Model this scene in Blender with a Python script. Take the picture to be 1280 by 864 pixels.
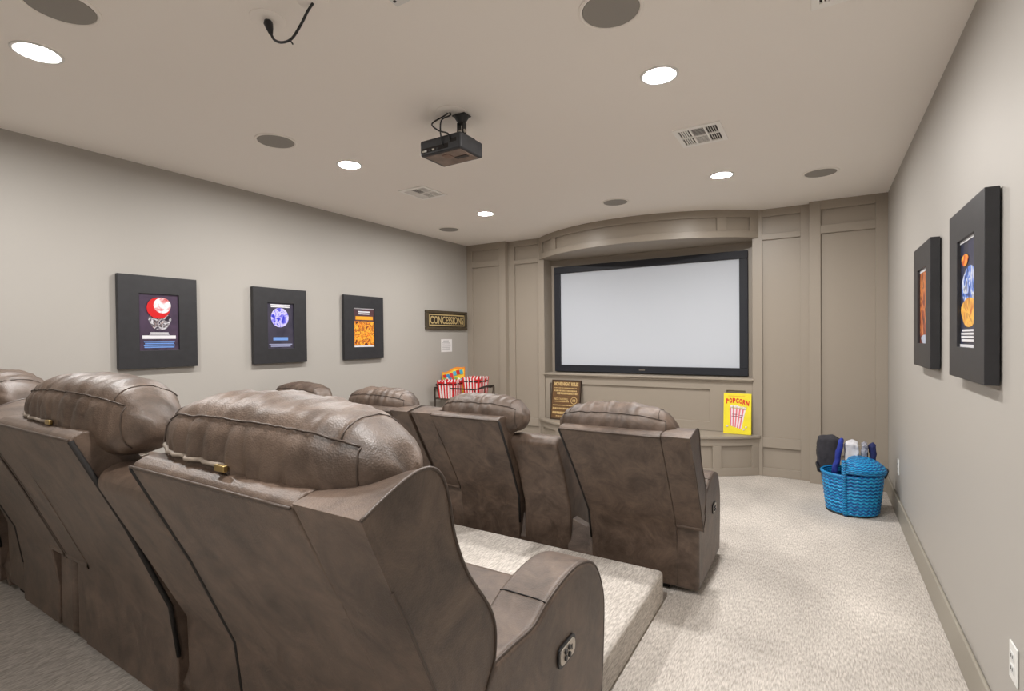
import bpy, bmesh, math, random
from mathutils import Vector, Matrix, noise
from math import sin, cos, pi, radians
random.seed(4)
for o in list(bpy.data.objects): bpy.data.objects.remove(o)
sc = bpy.context.scene
col = sc.collection

# ------------------------------------------------------------------ camera
F_PX, YAW, PITCH, ROLL, CAM_H = 636.06, 0.54646, -0.01289, -0.01017, 1.44
fwd = Vector((-sin(YAW)*cos(PITCH), cos(YAW)*cos(PITCH), sin(PITCH)))
rt0 = Vector((cos(YAW), sin(YAW), 0)); up0 = rt0.cross(fwd)
rt = rt0*cos(ROLL) + up0*sin(ROLL); up = up0*cos(ROLL) - rt0*sin(ROLL)
camd = bpy.data.cameras.new('camera'); cam = bpy.data.objects.new('camera', camd); col.objects.link(cam)
camd.sensor_width = 36; camd.sensor_fit = 'HORIZONTAL'; camd.lens = 36*F_PX/1280; camd.clip_start = .02
M = Matrix((rt, up, -fwd)).transposed().to_4x4(); M.translation = Vector((0, 0, CAM_H))
cam.matrix_world = M
sc.camera = cam
# ------------------------------------------------------------------ world, exposure (the room is closed: its downlights light it)
w = bpy.data.worlds.new('world'); sc.world = w; w.use_nodes = True
w.node_tree.nodes['Background'].inputs[0].default_value = (.5, .5, .5, 1)
w.node_tree.nodes['Background'].inputs[1].default_value = .2
DOWNLIGHT = 710.0          # emission of each downlight lens
vs = sc.view_settings
vs.view_transform = 'Standard'; vs.look = 'None'; vs.gamma = 1; vs.use_curve_mapping = False; vs.exposure = 0.0

# ------------------------------------------------------------------ helpers
def lin(*c):
    return tuple(((v/255)/12.92 if v/255 <= .04045 else ((v/255+.055)/1.055)**2.4) for v in c) + (1,)
_m = {}
def mat(name, c, rough=.6, metal=0, var=0, scale=8, bump=0, bscale=60, spec=.5, stretch=(1, 1, 1), emit=0, c2=None):
    if name in _m: return _m[name]
    m = bpy.data.materials.new(name); m.use_nodes = True; nt = m.node_tree; b = nt.nodes['Principled BSDF']
    b.inputs['Base Color'].default_value = c; b.inputs['Roughness'].default_value = rough
    b.inputs['Metallic'].default_value = metal; b.inputs['Specular IOR Level'].default_value = spec
    if var or c2 or bump:
        tc = nt.nodes.new('ShaderNodeTexCoord'); mp = nt.nodes.new('ShaderNodeMapping')
        mp.inputs['Scale'].default_value = stretch; nt.links.new(tc.outputs['Object'], mp.inputs[0])
    if var or c2:
        n = nt.nodes.new('ShaderNodeTexNoise'); n.inputs['Scale'].default_value = scale; n.inputs['Detail'].default_value = 5
        r = nt.nodes.new('ShaderNodeValToRGB'); nt.links.new(mp.outputs[0], n.inputs['Vector']); nt.links.new(n.outputs[0], r.inputs[0])
        r.color_ramp.elements[0].position = .32; r.color_ramp.elements[1].position = .68
        r.color_ramp.elements[0].color = tuple(v*(1-var) for v in c[:3])+(1,)
        r.color_ramp.elements[1].color = c2 or tuple(min(1, v*(1+var)) for v in c[:3])+(1,)
        nt.links.new(r.outputs[0], b.inputs['Base Color'])
    if bump:
        n2 = nt.nodes.new('ShaderNodeTexNoise'); n2.inputs['Scale'].default_value = bscale; n2.inputs['Detail'].default_value = 3
        bp = nt.nodes.new('ShaderNodeBump'); bp.inputs['Strength'].default_value = bump; bp.inputs['Distance'].default_value = .004
        nt.links.new(mp.outputs[0], n2.inputs['Vector']); nt.links.new(n2.outputs[0], bp.inputs['Height']); nt.links.new(bp.outputs[0], b.inputs['Normal'])
    if emit:
        b.inputs['Emission Color'].default_value = c; b.inputs['Emission Strength'].default_value = emit
    _m[name] = m; return m

def leather_mat():
    m = bpy.data.materials.new('leather'); m.use_nodes = True; nt = m.node_tree; b = nt.nodes['Principled BSDF']
    N = lambda t: nt.nodes.new(t)
    tc = N('ShaderNodeTexCoord')
    n = N('ShaderNodeTexNoise'); n.inputs['Scale'].default_value = 7; n.inputs['Detail'].default_value = 9; n.inputs['Roughness'].default_value = .72
    n.inputs['Distortion'].default_value = .6
    r = N('ShaderNodeValToRGB'); e = r.color_ramp.elements
    e[0].position = .36; e[0].color = lin(63, 49, 39); e[1].position = .66; e[1].color = lin(107, 89, 76)
    nt.links.new(tc.outputs['Object'], n.inputs['Vector']); nt.links.new(n.outputs[0], r.inputs[0]); nt.links.new(r.outputs[0], b.inputs['Base Color'])
    v = N('ShaderNodeTexVoronoi'); v.inputs['Scale'].default_value = 260
    n3 = N('ShaderNodeTexNoise'); n3.inputs['Scale'].default_value = 22; n3.inputs['Detail'].default_value = 4
    ad = N('ShaderNodeMath'); ad.operation = 'MULTIPLY_ADD'; ad.inputs[1].default_value = 3.0
    nt.links.new(tc.outputs['Object'], v.inputs['Vector']); nt.links.new(tc.outputs['Object'], n3.inputs['Vector'])
    nt.links.new(n3.outputs[0], ad.inputs[0]); nt.links.new(v.outputs['Distance'], ad.inputs[2])
    bp = N('ShaderNodeBump'); bp.inputs['Strength'].default_value = .25; bp.inputs['Distance'].default_value = .0025
    nt.links.new(ad.outputs[0], bp.inputs['Height']); nt.links.new(bp.outputs[0], b.inputs['Normal'])
    rr = N('ShaderNodeMapRange'); rr.inputs[3].default_value = .44; rr.inputs[4].default_value = .58
    nt.links.new(n.outputs[0], rr.inputs[0]); nt.links.new(rr.outputs[0], b.inputs['Roughness'])
    b.inputs['Specular IOR Level'].default_value = .6
    b.inputs['Coat Weight'].default_value = .22; b.inputs['Coat Roughness'].default_value = .5
    return m

def carpet_mat():
    m = bpy.data.materials.new('carpet'); m.use_nodes = True; nt = m.node_tree; b = nt.nodes['Principled BSDF']
    N = lambda t: nt.nodes.new(t)
    tc = N('ShaderNodeTexCoord')
    def nz(scale, st, det=2):
        mp = N('ShaderNodeMapping'); mp.inputs['Scale'].default_value = st; nt.links.new(tc.outputs['Object'], mp.inputs[0])
        n = N('ShaderNodeTexNoise'); n.inputs['Scale'].default_value = scale; n.inputs['Detail'].default_value = det
        nt.links.new(mp.outputs[0], n.inputs['Vector']); return n
    pile = nz(175, (1.0, .18, 1.0), 3); track = nz(1.6, (1, .55, 1), 5)
    r = N('ShaderNodeValToRGB'); e = r.color_ramp.elements
    e[0].position = .34; e[0].color = lin(174, 167, 159); e[1].position = .66; e[1].color = lin(218, 211, 203)
    nt.links.new(pile.outputs[0], r.inputs[0])
    mr = N('ShaderNodeMapRange'); mr.inputs[1].default_value = .35; mr.inputs[2].default_value = .65; mr.inputs[3].default_value = .8; mr.inputs[4].default_value = 1.1
    nt.links.new(track.outputs[0], mr.inputs[0])
    mx = N('ShaderNodeVectorMath'); mx.operation = 'SCALE'; nt.links.new(r.outputs[0], mx.inputs[0]); nt.links.new(mr.outputs[0], mx.inputs['Scale'])
    nt.links.new(mx.outputs[0], b.inputs['Base Color'])
    bp = N('ShaderNodeBump'); bp.inputs['Strength'].default_value = .6; bp.inputs['Distance'].default_value = .006
    nt.links.new(pile.outputs[0], bp.inputs['Height']); nt.links.new(bp.outputs[0], b.inputs['Normal'])
    b.inputs['Roughness'].default_value = .95; b.inputs['Specular IOR Level'].default_value = .1
    return m

def weave_mat():
    m = bpy.data.materials.new('blue_weave'); m.use_nodes = True; nt = m.node_tree; b = nt.nodes['Principled BSDF']
    N = lambda t: nt.nodes.new(t)
    tc = N('ShaderNodeTexCoord'); sp = N('ShaderNodeSeparateXYZ'); nt.links.new(tc.outputs['UV'], sp.inputs[0])
    def mth(op, a, bb):
        n = N('ShaderNodeMath'); n.operation = op
        for i, s in enumerate((a, bb)):
            if s is None: continue
            if isinstance(s, (int, float)): n.inputs[i].default_value = s
            else: nt.links.new(s, n.inputs[i])
        return n.outputs[0]
    tri = mth('PINGPONG', mth('MULTIPLY', sp.outputs[0], 60.0), 1.0)
    zig = mth('ADD', mth('MULTIPLY', sp.outputs[1], 26.0), mth('MULTIPLY', tri, .9))
    st = mth('PINGPONG', zig, 1.0)
    n = N('ShaderNodeTexNoise'); n.inputs['Scale'].default_value = 45; nt.links.new(tc.outputs['Object'], n.inputs['Vector'])
    mixv = mth('ADD', mth('MULTIPLY', st, .6), mth('MULTIPLY', n.outputs[0], .5))
    r = N('ShaderNodeValToRGB'); e = r.color_ramp.elements
    e[0].position = .25; e[0].color = lin(0, 58, 125); e[1].position = .8; e[1].color = lin(40, 176, 226)
    k = r.color_ramp.elements.new(.5); k.color = lin(0, 112, 188)
    nt.links.new(mixv, r.inputs[0]); nt.links.new(r.outputs[0], b.inputs['Base Color'])
    bp = N('ShaderNodeBump'); bp.inputs['Strength'].default_value = .8; bp.inputs['Distance'].default_value = .006
    nt.links.new(st, bp.inputs['Height']); nt.links.new(bp.outputs[0], b.inputs['Normal']); b.inputs['Roughness'].default_value = .4
    return m

LEA = leather_mat(); CARPET = carpet_mat(); WEAVE = weave_mat()
SEAM = mat('leather_piping', lin(74, 62, 54), .45)
DARK = mat('dark_void', lin(28, 24, 22), .8)
WALL = mat('wall_paint', lin(171, 167, 161), .55, bump=.05, bscale=180)
CEIL = mat('ceiling_paint', lin(246, 241, 235), .8, bump=.05, bscale=150)
PANEL = mat('panel_paint', lin(160, 150, 137), .42)
BASEB = mat('baseboard_paint', lin(150, 144, 132), .45)
BLACK = mat('black_plastic', lin(32, 32, 35), .45)
FRAME = mat('black_frame', lin(41, 41, 44), .42, var=.12, scale=20)
WHITE = mat('white_plastic', lin(225, 225, 222), .4)
GRILLE = mat('speaker_grille', lin(150, 146, 140), .7)
CHROME = mat('chrome', lin(190, 185, 175), .3, 1)
BRASS = mat('brass_zip', lin(190, 165, 110), .35, 1)

def mobj(name, bm, material, parent=None, smooth=None, bevel=0, seg=3, ang=35, recalc=True):
    me = bpy.data.meshes.new(name)
    if recalc: bmesh.ops.recalc_face_normals(bm, faces=bm.faces)
    bm.to_mesh(me); bm.free()
    mats = material if isinstance(material, (list, tuple)) else [material]
    for mm in mats: me.materials.append(mm)
    o = bpy.data.objects.new(name, me); col.objects.link(o)
    if parent: o.parent = parent
    if smooth is None: smooth = bevel > 0
    if smooth:
        for p in me.polygons: p.use_smooth = True
    if bevel:
        b = o.modifiers.new('bevel', 'BEVEL'); b.width = bevel; b.segments = seg; b.limit_method = 'ANGLE'; b.angle_limit = radians(ang)
        b.use_clamp_overlap = True
        wn = o.modifiers.new('wn', 'WEIGHTED_NORMAL'); wn.keep_sharp = False; wn.weight = 80
    return o
def empty(name, loc=(0, 0, 0), rz=0):
    o = bpy.data.objects.new(name, None); col.objects.link(o); o.location = loc; o.rotation_euler = (0, 0, rz)
    o.empty_display_size = .05
    return o
def tag(o, label, cat, group=None):
    o['label'] = label; o['category'] = cat
    if group: o['group'] = group
    return o
def struct(o): o['kind'] = 'structure'; return o
def bbox(bm, x0, x1, y0, y1, z0, z1):
    v = [bm.verts.new(p) for p in ((x0, y0, z0), (x1, y0, z0), (x1, y1, z0), (x0, y1, z0), (x0, y0, z1), (x1, y0, z1), (x1, y1, z1), (x0, y1, z1))]
    for f in ((0, 3, 2, 1), (4, 5, 6, 7), (0, 1, 5, 4), (1, 2, 6, 5), (2, 3, 7, 6), (3, 0, 4, 7)): bm.faces.new([v[i] for i in f])
def box(name, x0, x1, y0, y1, z0, z1, m, parent=None, bevel=0, seg=2):
    bm = bmesh.new(); bbox(bm, x0, x1, y0, y1, z0, z1); return mobj(name, bm, m, parent, bevel=bevel, seg=seg)
def tube_bm(bm, pts, r, n=8, closed=False):
    pts = [Vector(p) for p in pts]; rings = []
    prevn = None
    for i, p in enumerate(pts):
        a = pts[i-1] if (i > 0 or closed) else p; b = pts[(i+1) % len(pts)] if (i < len(pts)-1 or closed) else p
        t = (b-a).normalized() if (b-a).length > 1e-9 else Vector((0, 0, 1))
        if prevn is None:
            ref = Vector((0, 0, 1)) if abs(t.z) < .9 else Vector((1, 0, 0)); nn = t.cross(ref).normalized()
        else:
            nn = (prevn - t*prevn.dot(t)); nn = nn.normalized() if nn.length > 1e-6 else t.orthogonal().normalized()
        prevn = nn; bb = t.cross(nn)
        rr = r[i] if isinstance(r, (list, tuple)) else r
        rings.append([bm.verts.new(p + (nn*cos(2*pi*k/n) + bb*sin(2*pi*k/n))*rr) for k in range(n)])
    m = len(rings)
    for i in range(m if closed else m-1):
        A, B = rings[i], rings[(i+1) % m]
        for k in range(n): bm.faces.new((A[k], A[(k+1) % n], B[(k+1) % n], B[k]))
    if not closed: bm.faces.new(rings[0][::-1]); bm.faces.new(rings[-1])
def tube(name, pts, r, m, parent=None, n=8, closed=False):
    bm = bmesh.new(); tube_bm(bm, pts, r, n, closed); return mobj(name, bm, m, parent, smooth=True)
def smooth_pts(P, k=6):   # Catmull-Rom through points
    P = [Vector(p) for p in P]; out = []
    for i in range(len(P)-1):
        p0 = P[max(i-1, 0)]; p1 = P[i]; p2 = P[i+1]; p3 = P[min(i+2, len(P)-1)]
        for j in range(k):
            t = j/k
            out.append(.5*((2*p1)+(p2-p0)*t+(2*p0-5*p1+4*p2-p3)*t*t+(3*p1-p0-3*p2+p3)*t**3))
    out.append(P[-1]); return out
def smooth2(P, k=5): return [(q.x, q.y) for q in smooth_pts([(a, b, 0) for a, b in P], k)]
def lathe(name, prof, m, parent=None, n=40, loc=(0, 0, 0), smooth=True, sx=1, sy=1):
    bm = bmesh.new(); rings = []
    for r, z in prof:
        rings.append([bm.verts.new((r*cos(2*pi*k/n)*sx, r*sin(2*pi*k/n)*sy, z)) for k in range(n)] if r > 1e-6 else [bm.verts.new((0, 0, z))])
    for A, B in zip(rings, rings[1:]):
        for k in range(n):
            a = [A[k % len(A)], A[(k+1) % len(A)]]; b = [B[(k+1) % len(B)], B[k % len(B)]]
            f = []
            for v in a+b:
                if v not in f: f.append(v)
            if len(f) > 2: bm.faces.new(f)
    o = mobj(name, bm, m, parent, smooth=smooth); o.location = loc
    if smooth:
        e = o.modifiers.new('es', 'EDGE_SPLIT'); e.split_angle = radians(40)
    return o
def loft(name, profs, m, parent=None, bevel=.015, seg=3, ang=35):
    """profs: list of (x, [(y,z)...]) closed outlines with the same count"""
    bm = bmesh.new(); R = [[bm.verts.new((x, y, z)) for y, z in p] for x, p in profs]
    n = len(R[0])
    for A, B in zip(R, R[1:]):
        for k in range(n): bm.faces.new((A[k], A[(k+1) % n], B[(k+1) % n], B[k]))
    bm.faces.new(R[0][::-1]); bm.faces.new(R[-1])
    return mobj(name, bm, m, parent, bevel=bevel, seg=seg, ang=ang)
def text_obj(name, s, m, parent, size, loc, rot=(pi/2, 0, 0), width=None, height=None, extr=.0015, align='CENTER', shear=0, bold=0.0):
    cu = bpy.data.curves.new('t', 'FONT'); cu.body = s; cu.size = size; cu.offset = bold; cu.extrude = extr; cu.align_x = align; cu.align_y = 'CENTER'; cu.resolution_u = 3
    t = bpy.data.objects.new('t', cu); col.objects.link(t)
    bpy.context.view_layer.update()
    me = bpy.data.meshes.new_from_object(t.evaluated_get(bpy.context.evaluated_depsgraph_get()))
    bpy.data.objects.remove(t); bpy.data.curves.remove(cu)
    xs = [v.co.x for v in me.vertices]; ys = [v.co.y for v in me.vertices]
    sx = width/(max(xs)-min(xs)) if width else 1; sy = height/(max(ys)-min(ys)) if height else 1
    mx = (max(xs)+min(xs))/2; my = (max(ys)+min(ys))/2
    for v in me.vertices: v.co.x = (v.co.x-mx)*sx + shear*(v.co.y-my)*sy; v.co.y = (v.co.y-my)*sy
    me.name = name; me.materials.clear(); me.materials.append(m)
    o = bpy.data.objects.new(name, me); col.objects.link(o); o.parent = parent; o.location = loc; o.rotation_euler = rot
    return o

# ------------------------------------------------------------------ room shell
XL, XR, YB, YR, H = -4.22, .52, 6.04, -2.2, 2.74
PX, PY, PZ = -.735, 2.77, .175       # carpeted seating platform: right edge, front edge, height
struct(box('floor', XL-.1, XR+.1, YR-.1, YB+.1, -.1, 0, CARPET))
struct(box('ceiling', XL-.1, XR+.1, YR-.1, YB+.1, H, H+.1, CEIL))
struct(box('wall_left', XL-.1, XL, YR, YB, 0, H, WALL))
struct(box('wall_right', XR, XR+.1, YR, YB, 0, H, WALL))
struct(box('wall_back', XL-.1, XR+.1, YB, YB+.1, 0, H, PANEL))
struct(box('wall_rear', XL-.1, XR+.1, YR-.1, YR, 0, H, WALL))
struct(box('platform', XL, PX, YR, PY, 0, PZ, CARPET, bevel=.022, seg=4))
def baseboard(name, x0, x1, y0, y1, z0):
    bm = bmesh.new(); bbox(bm, x0, x1, y0, y1, z0, z0+.16); return struct(mobj(name, bm, BASEB, bevel=.006, seg=2))
baseboard('baseboard_right', XR-.016, XR, YR, 5.745, 0)
baseboard('baseboard_left', XL, XL+.016, YR, PY, PZ)
baseboard('baseboard_left_front', XL, XL+.016, PY, 5.745, 0)

# ---- panelled screen wall
def trim_section(name, x0, x1, y, yb, rx0, rx1, recs, d=.024):
    """flat cabinet face: backing board with stiles and rails standing proud of the recessed panels"""
    base = struct(box(name, x0, x1, y+d, yb, 0, H, PANEL))
    for a, b in ((x0, rx0), (rx1, x1)): box('stile', a, b, y, y+d+.002, 0, H, PANEL, base, bevel=.002, seg=1)
    zs = [0] + [v for r in sorted(recs) for v in r] + [H]
    for k in range(0, len(zs), 2): box('rail', rx0, rx1, y, y+d+.002, zs[k], zs[k+1], PANEL, base, bevel=.002, seg=1)
    return base
RS = ((.083, .297), (.396, 2.43), (2.49, 2.665)); RP = ((.083, .297), (.405, 2.425), (2.505, 2.655))
trim_section('trim_1', XL, -3.59, 5.745, YB, -4.13, -3.69, RP)
trim_section('trim_2', -3.59, -3.05, 5.82, YB, -3.49, -3.14, RS)
trim_section('trim_3', -.613, -.10, 5.82, YB, -.52, -.178, RS)
trim_section('trim_4', -.10, XR, 5.745, YB, -.005, .428, RP)
ACX, ACY, AR, AEND = -1.835, 7.26, 1.93, radians(41.6)
def apt(a, r): return (ACX + r*sin(a), ACY - r*cos(a))
def arcbox(name, a0, a1, r0, r1, z0, z1, parent=None, n=None, bevel=.002):
    n = n or max(3, int(abs(a1-a0)/radians(2)))
    bm = bmesh.new(); rings = []
    for i in range(n+1):
        a = a0+(a1-a0)*i/n
        p, q = apt(a, r0), apt(a, r1)
        rings.append([bm.verts.new((p[0], p[1], z0)), bm.verts.new((q[0], q[1], z0)), bm.verts.new((q[0], q[1], z1)), bm.verts.new((p[0], p[1], z1))])
    for A, B in zip(rings, rings[1:]):
        for k in range(4): bm.faces.new((A[k], A[(k+1) % 4], B[(k+1) % 4], B[k]))
    bm.faces.new(rings[0]); bm.faces.new(rings[-1][::-1])
    return mobj(name, bm, PANEL, parent, bevel=bevel, seg=1)
def arcsolid(name, r, yb, z0, z1, parent=None, aend=AEND, bevel=.002):
    bm = bmesh.new(); n = 48
    pts = [apt(-aend+2*aend*i/n, r) for i in range(n+1)]
    pts = [(pts[0][0], yb)] + pts + [(pts[-1][0], yb)]
    lo = [bm.verts.new((x, y, z0)) for x, y in pts]; hi = [bm.verts.new((x, y, z1)) for x, y in pts]
    for k in range(len(pts)): bm.faces.new((lo[k], lo[(k+1) % len(pts)], hi[(k+1) % len(pts)], hi[k]))
    bm.faces.new(lo[::-1]); bm.faces.new(hi)
    return mobj(name, bm, PANEL, parent, bevel=bevel, seg=1)
# curved header over the screen
hd = struct(arcsolid('trim_5', AR-.024, YB, 2.46, H))
d2 = radians
for z0, z1 in ((2.46, 2.53), (2.665, H)): arcbox('rail', -AEND, AEND, AR-.026, AR, z0, z1, hd)
for a0, a1 in ((-41.6, -38.8), (-31.6, -28.6), (28.6, 31.6), (38.8, 41.6)): arcbox('stile', d2(a0), d2(a1), AR-.026, AR, 2.53, 2.665, hd)
# panelled wall under the screen, with the ledge the screen stands over
lp = struct(box('trim_6', -3.05, -.613, 5.863, YB, 0, .975, PANEL))
for a, b in ((-3.05, -2.98), (-2.80, -2.63), (-1.04, -.87), (-.685, -.613)): box('stile', a, b, 5.84, 5.866, .42, .975, PANEL, lp, bevel=.002, seg=1)
for a, b in ((.42, .515), (.868, .975)): box('rail', -3.05, -.613, 5.8405, 5.866, a, b, PANEL, lp, bevel=.002, seg=1)
box('ledge', -3.07, -.60, 5.80, YB, .975, 1.0, PANEL, lp, bevel=.006)
box('molding', -3.05, -.613, 5.822, 5.842, .955, .976, PANEL, lp, bevel=.006)
# curved bench below it
bn = struct(arcsolid('trim_7', AR-.024, 5.853, 0, .385))
for z0, z1 in ((0, .08), (.312, .385)): arcbox('rail', -AEND, AEND, AR-.026, AR, z0, z1, bn)
for a0, a1 in ((-41.6, -39.3), (-29.6, -26.9), (-10.5, -7.8), (7.8, 10.5), (26.9, 29.6), (39.3, 41.6)): arcbox('stile', d2(a0), d2(a1), AR-.026, AR, .08, .312, bn)
arcsolid('bench_top', AR+.022, 5.853, .385, .418, bn, aend=AEND, bevel=.006)

# ------------------------------------------------------------------ projection screen
def proj_screen():
    t = tag(empty('projection_screen', (-1.83, 6.02, 1.012)), 'wide white projection screen in a black frame above the curved bench', 'screen')
    W, Hh, b = 2.312, 1.357, .085
    box('screen_surface', -W/2+.02, W/2-.02, -.012, .01, .02, Hh-.02, mat('screen_white', lin(204, 210, 219), .7), t)
    VEL = mat('black_velvet', lin(24, 27, 36), .6)
    box('frame_bar', -W/2, W/2, -.035, .018, 0, b, VEL, t, bevel=.005)
    box('frame_bar', -W/2, W/2, -.035, .018, Hh-b, Hh, VEL, t, bevel=.005)
    box('frame_bar', -W/2, -W/2+b, -.0349, .018, b, Hh-b, VEL, t, bevel=.005)
    box('frame_bar', W/2-b, W/2, -.0349, .018, b, Hh-b, VEL, t, bevel=.005)
    box('maker_badge', -.035, .035, -.038, -.034, .034, .048, CHROME, t)
proj_screen()

# ------------------------------------------------------------------ recliner loveseats
def headrest(parent, xc, wd, yc, zc, ry, rz, seed, sag=0.0):
    """puffy bolster: rounded box section swept along x, creased leather"""
    NU, NV = 72, 44
    def surf(u, v, off=0.0):
        t = 2*u-1
        s = max(0.0, 1-abs(t)**2.9)**(1/2.1)
        ca, sa = cos(v), sin(v); ex = .8
        y = ry*(abs(ca)**ex)*(1 if ca > 0 else -1); z = rz*(abs(sa)**ex)*(1 if sa > 0 else -1)
        x = t*wd/2*(1-.05*max(0, sa)**2*abs(t))
        k = .35+.65*s
        z = z*(s**.8) - sag*t*t*.5 if sa < 0 else z*s - sag*t*t
        y = y*k*(s**.35)
        p = Vector((x, y, z))
        q = Vector((x*26+seed*7, v*.9, seed))
        wr = noise.noise(q)*.0075 + noise.noise(Vector((x*60+v*4, v*2.2, seed+5)))*.003
        seam = math.exp(-((v-pi*.80)/.10)**2)*.006
        nrm = Vector((0, ca, sa))
        p += nrm*((wr*1.7-seam)*s+off)
        return Vector((xc, yc, zc))+p
    bm = bmesh.new(); R = []
    for i in range(NU+1):
        u = .002+.996*i/NU
        u = .5-.5*cos(pi*u)*(1-.0) if False else u
        R.append([bm.verts.new(surf(u, 2*pi*k/NV)) for k in range(NV)])
    for A, B in zip(R, R[1:]):
        for k in range(NV): bm.faces.new((A[k], A[(k+1) % NV], B[(k+1) % NV], B[k]))
    bm.faces.new(R[0][::-1]); bm.faces.new(R[-1])
    o = mobj('headrest', bm, LEA, parent, smooth=True)
    tube('seam', [surf(.07+.86*i/40, pi*.80, .0045) for i in range(41)], .0022, SEAM, o, n=5)
    for u in (.07, .93): tube('seam', [surf(u, pi*(.80+.50*k/12), .0015) for k in range(13)], .0022, SEAM, o, n=5)
    for u in (.12, .88): tube('seam', [surf(u, pi*(.80-.62*k/14), .001) for k in range(15)], .0018, SEAM, o, n=5)
    a, b = (.08, .52)
    tube('zipper', [surf(a+(b-a)*i/16, pi*1.02, .002) for i in range(17)], .0055, mat('zip_tape', lin(150, 138, 126), .6), o, n=6)
    p = surf(b, pi*1.02, .006)
    box('zipper_pull', p.x-.02, p.x+.015, p.y-.006, p.y+.004, p.z-.007, p.z+.007, BRASS, o, bevel=.002)
    return o

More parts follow.
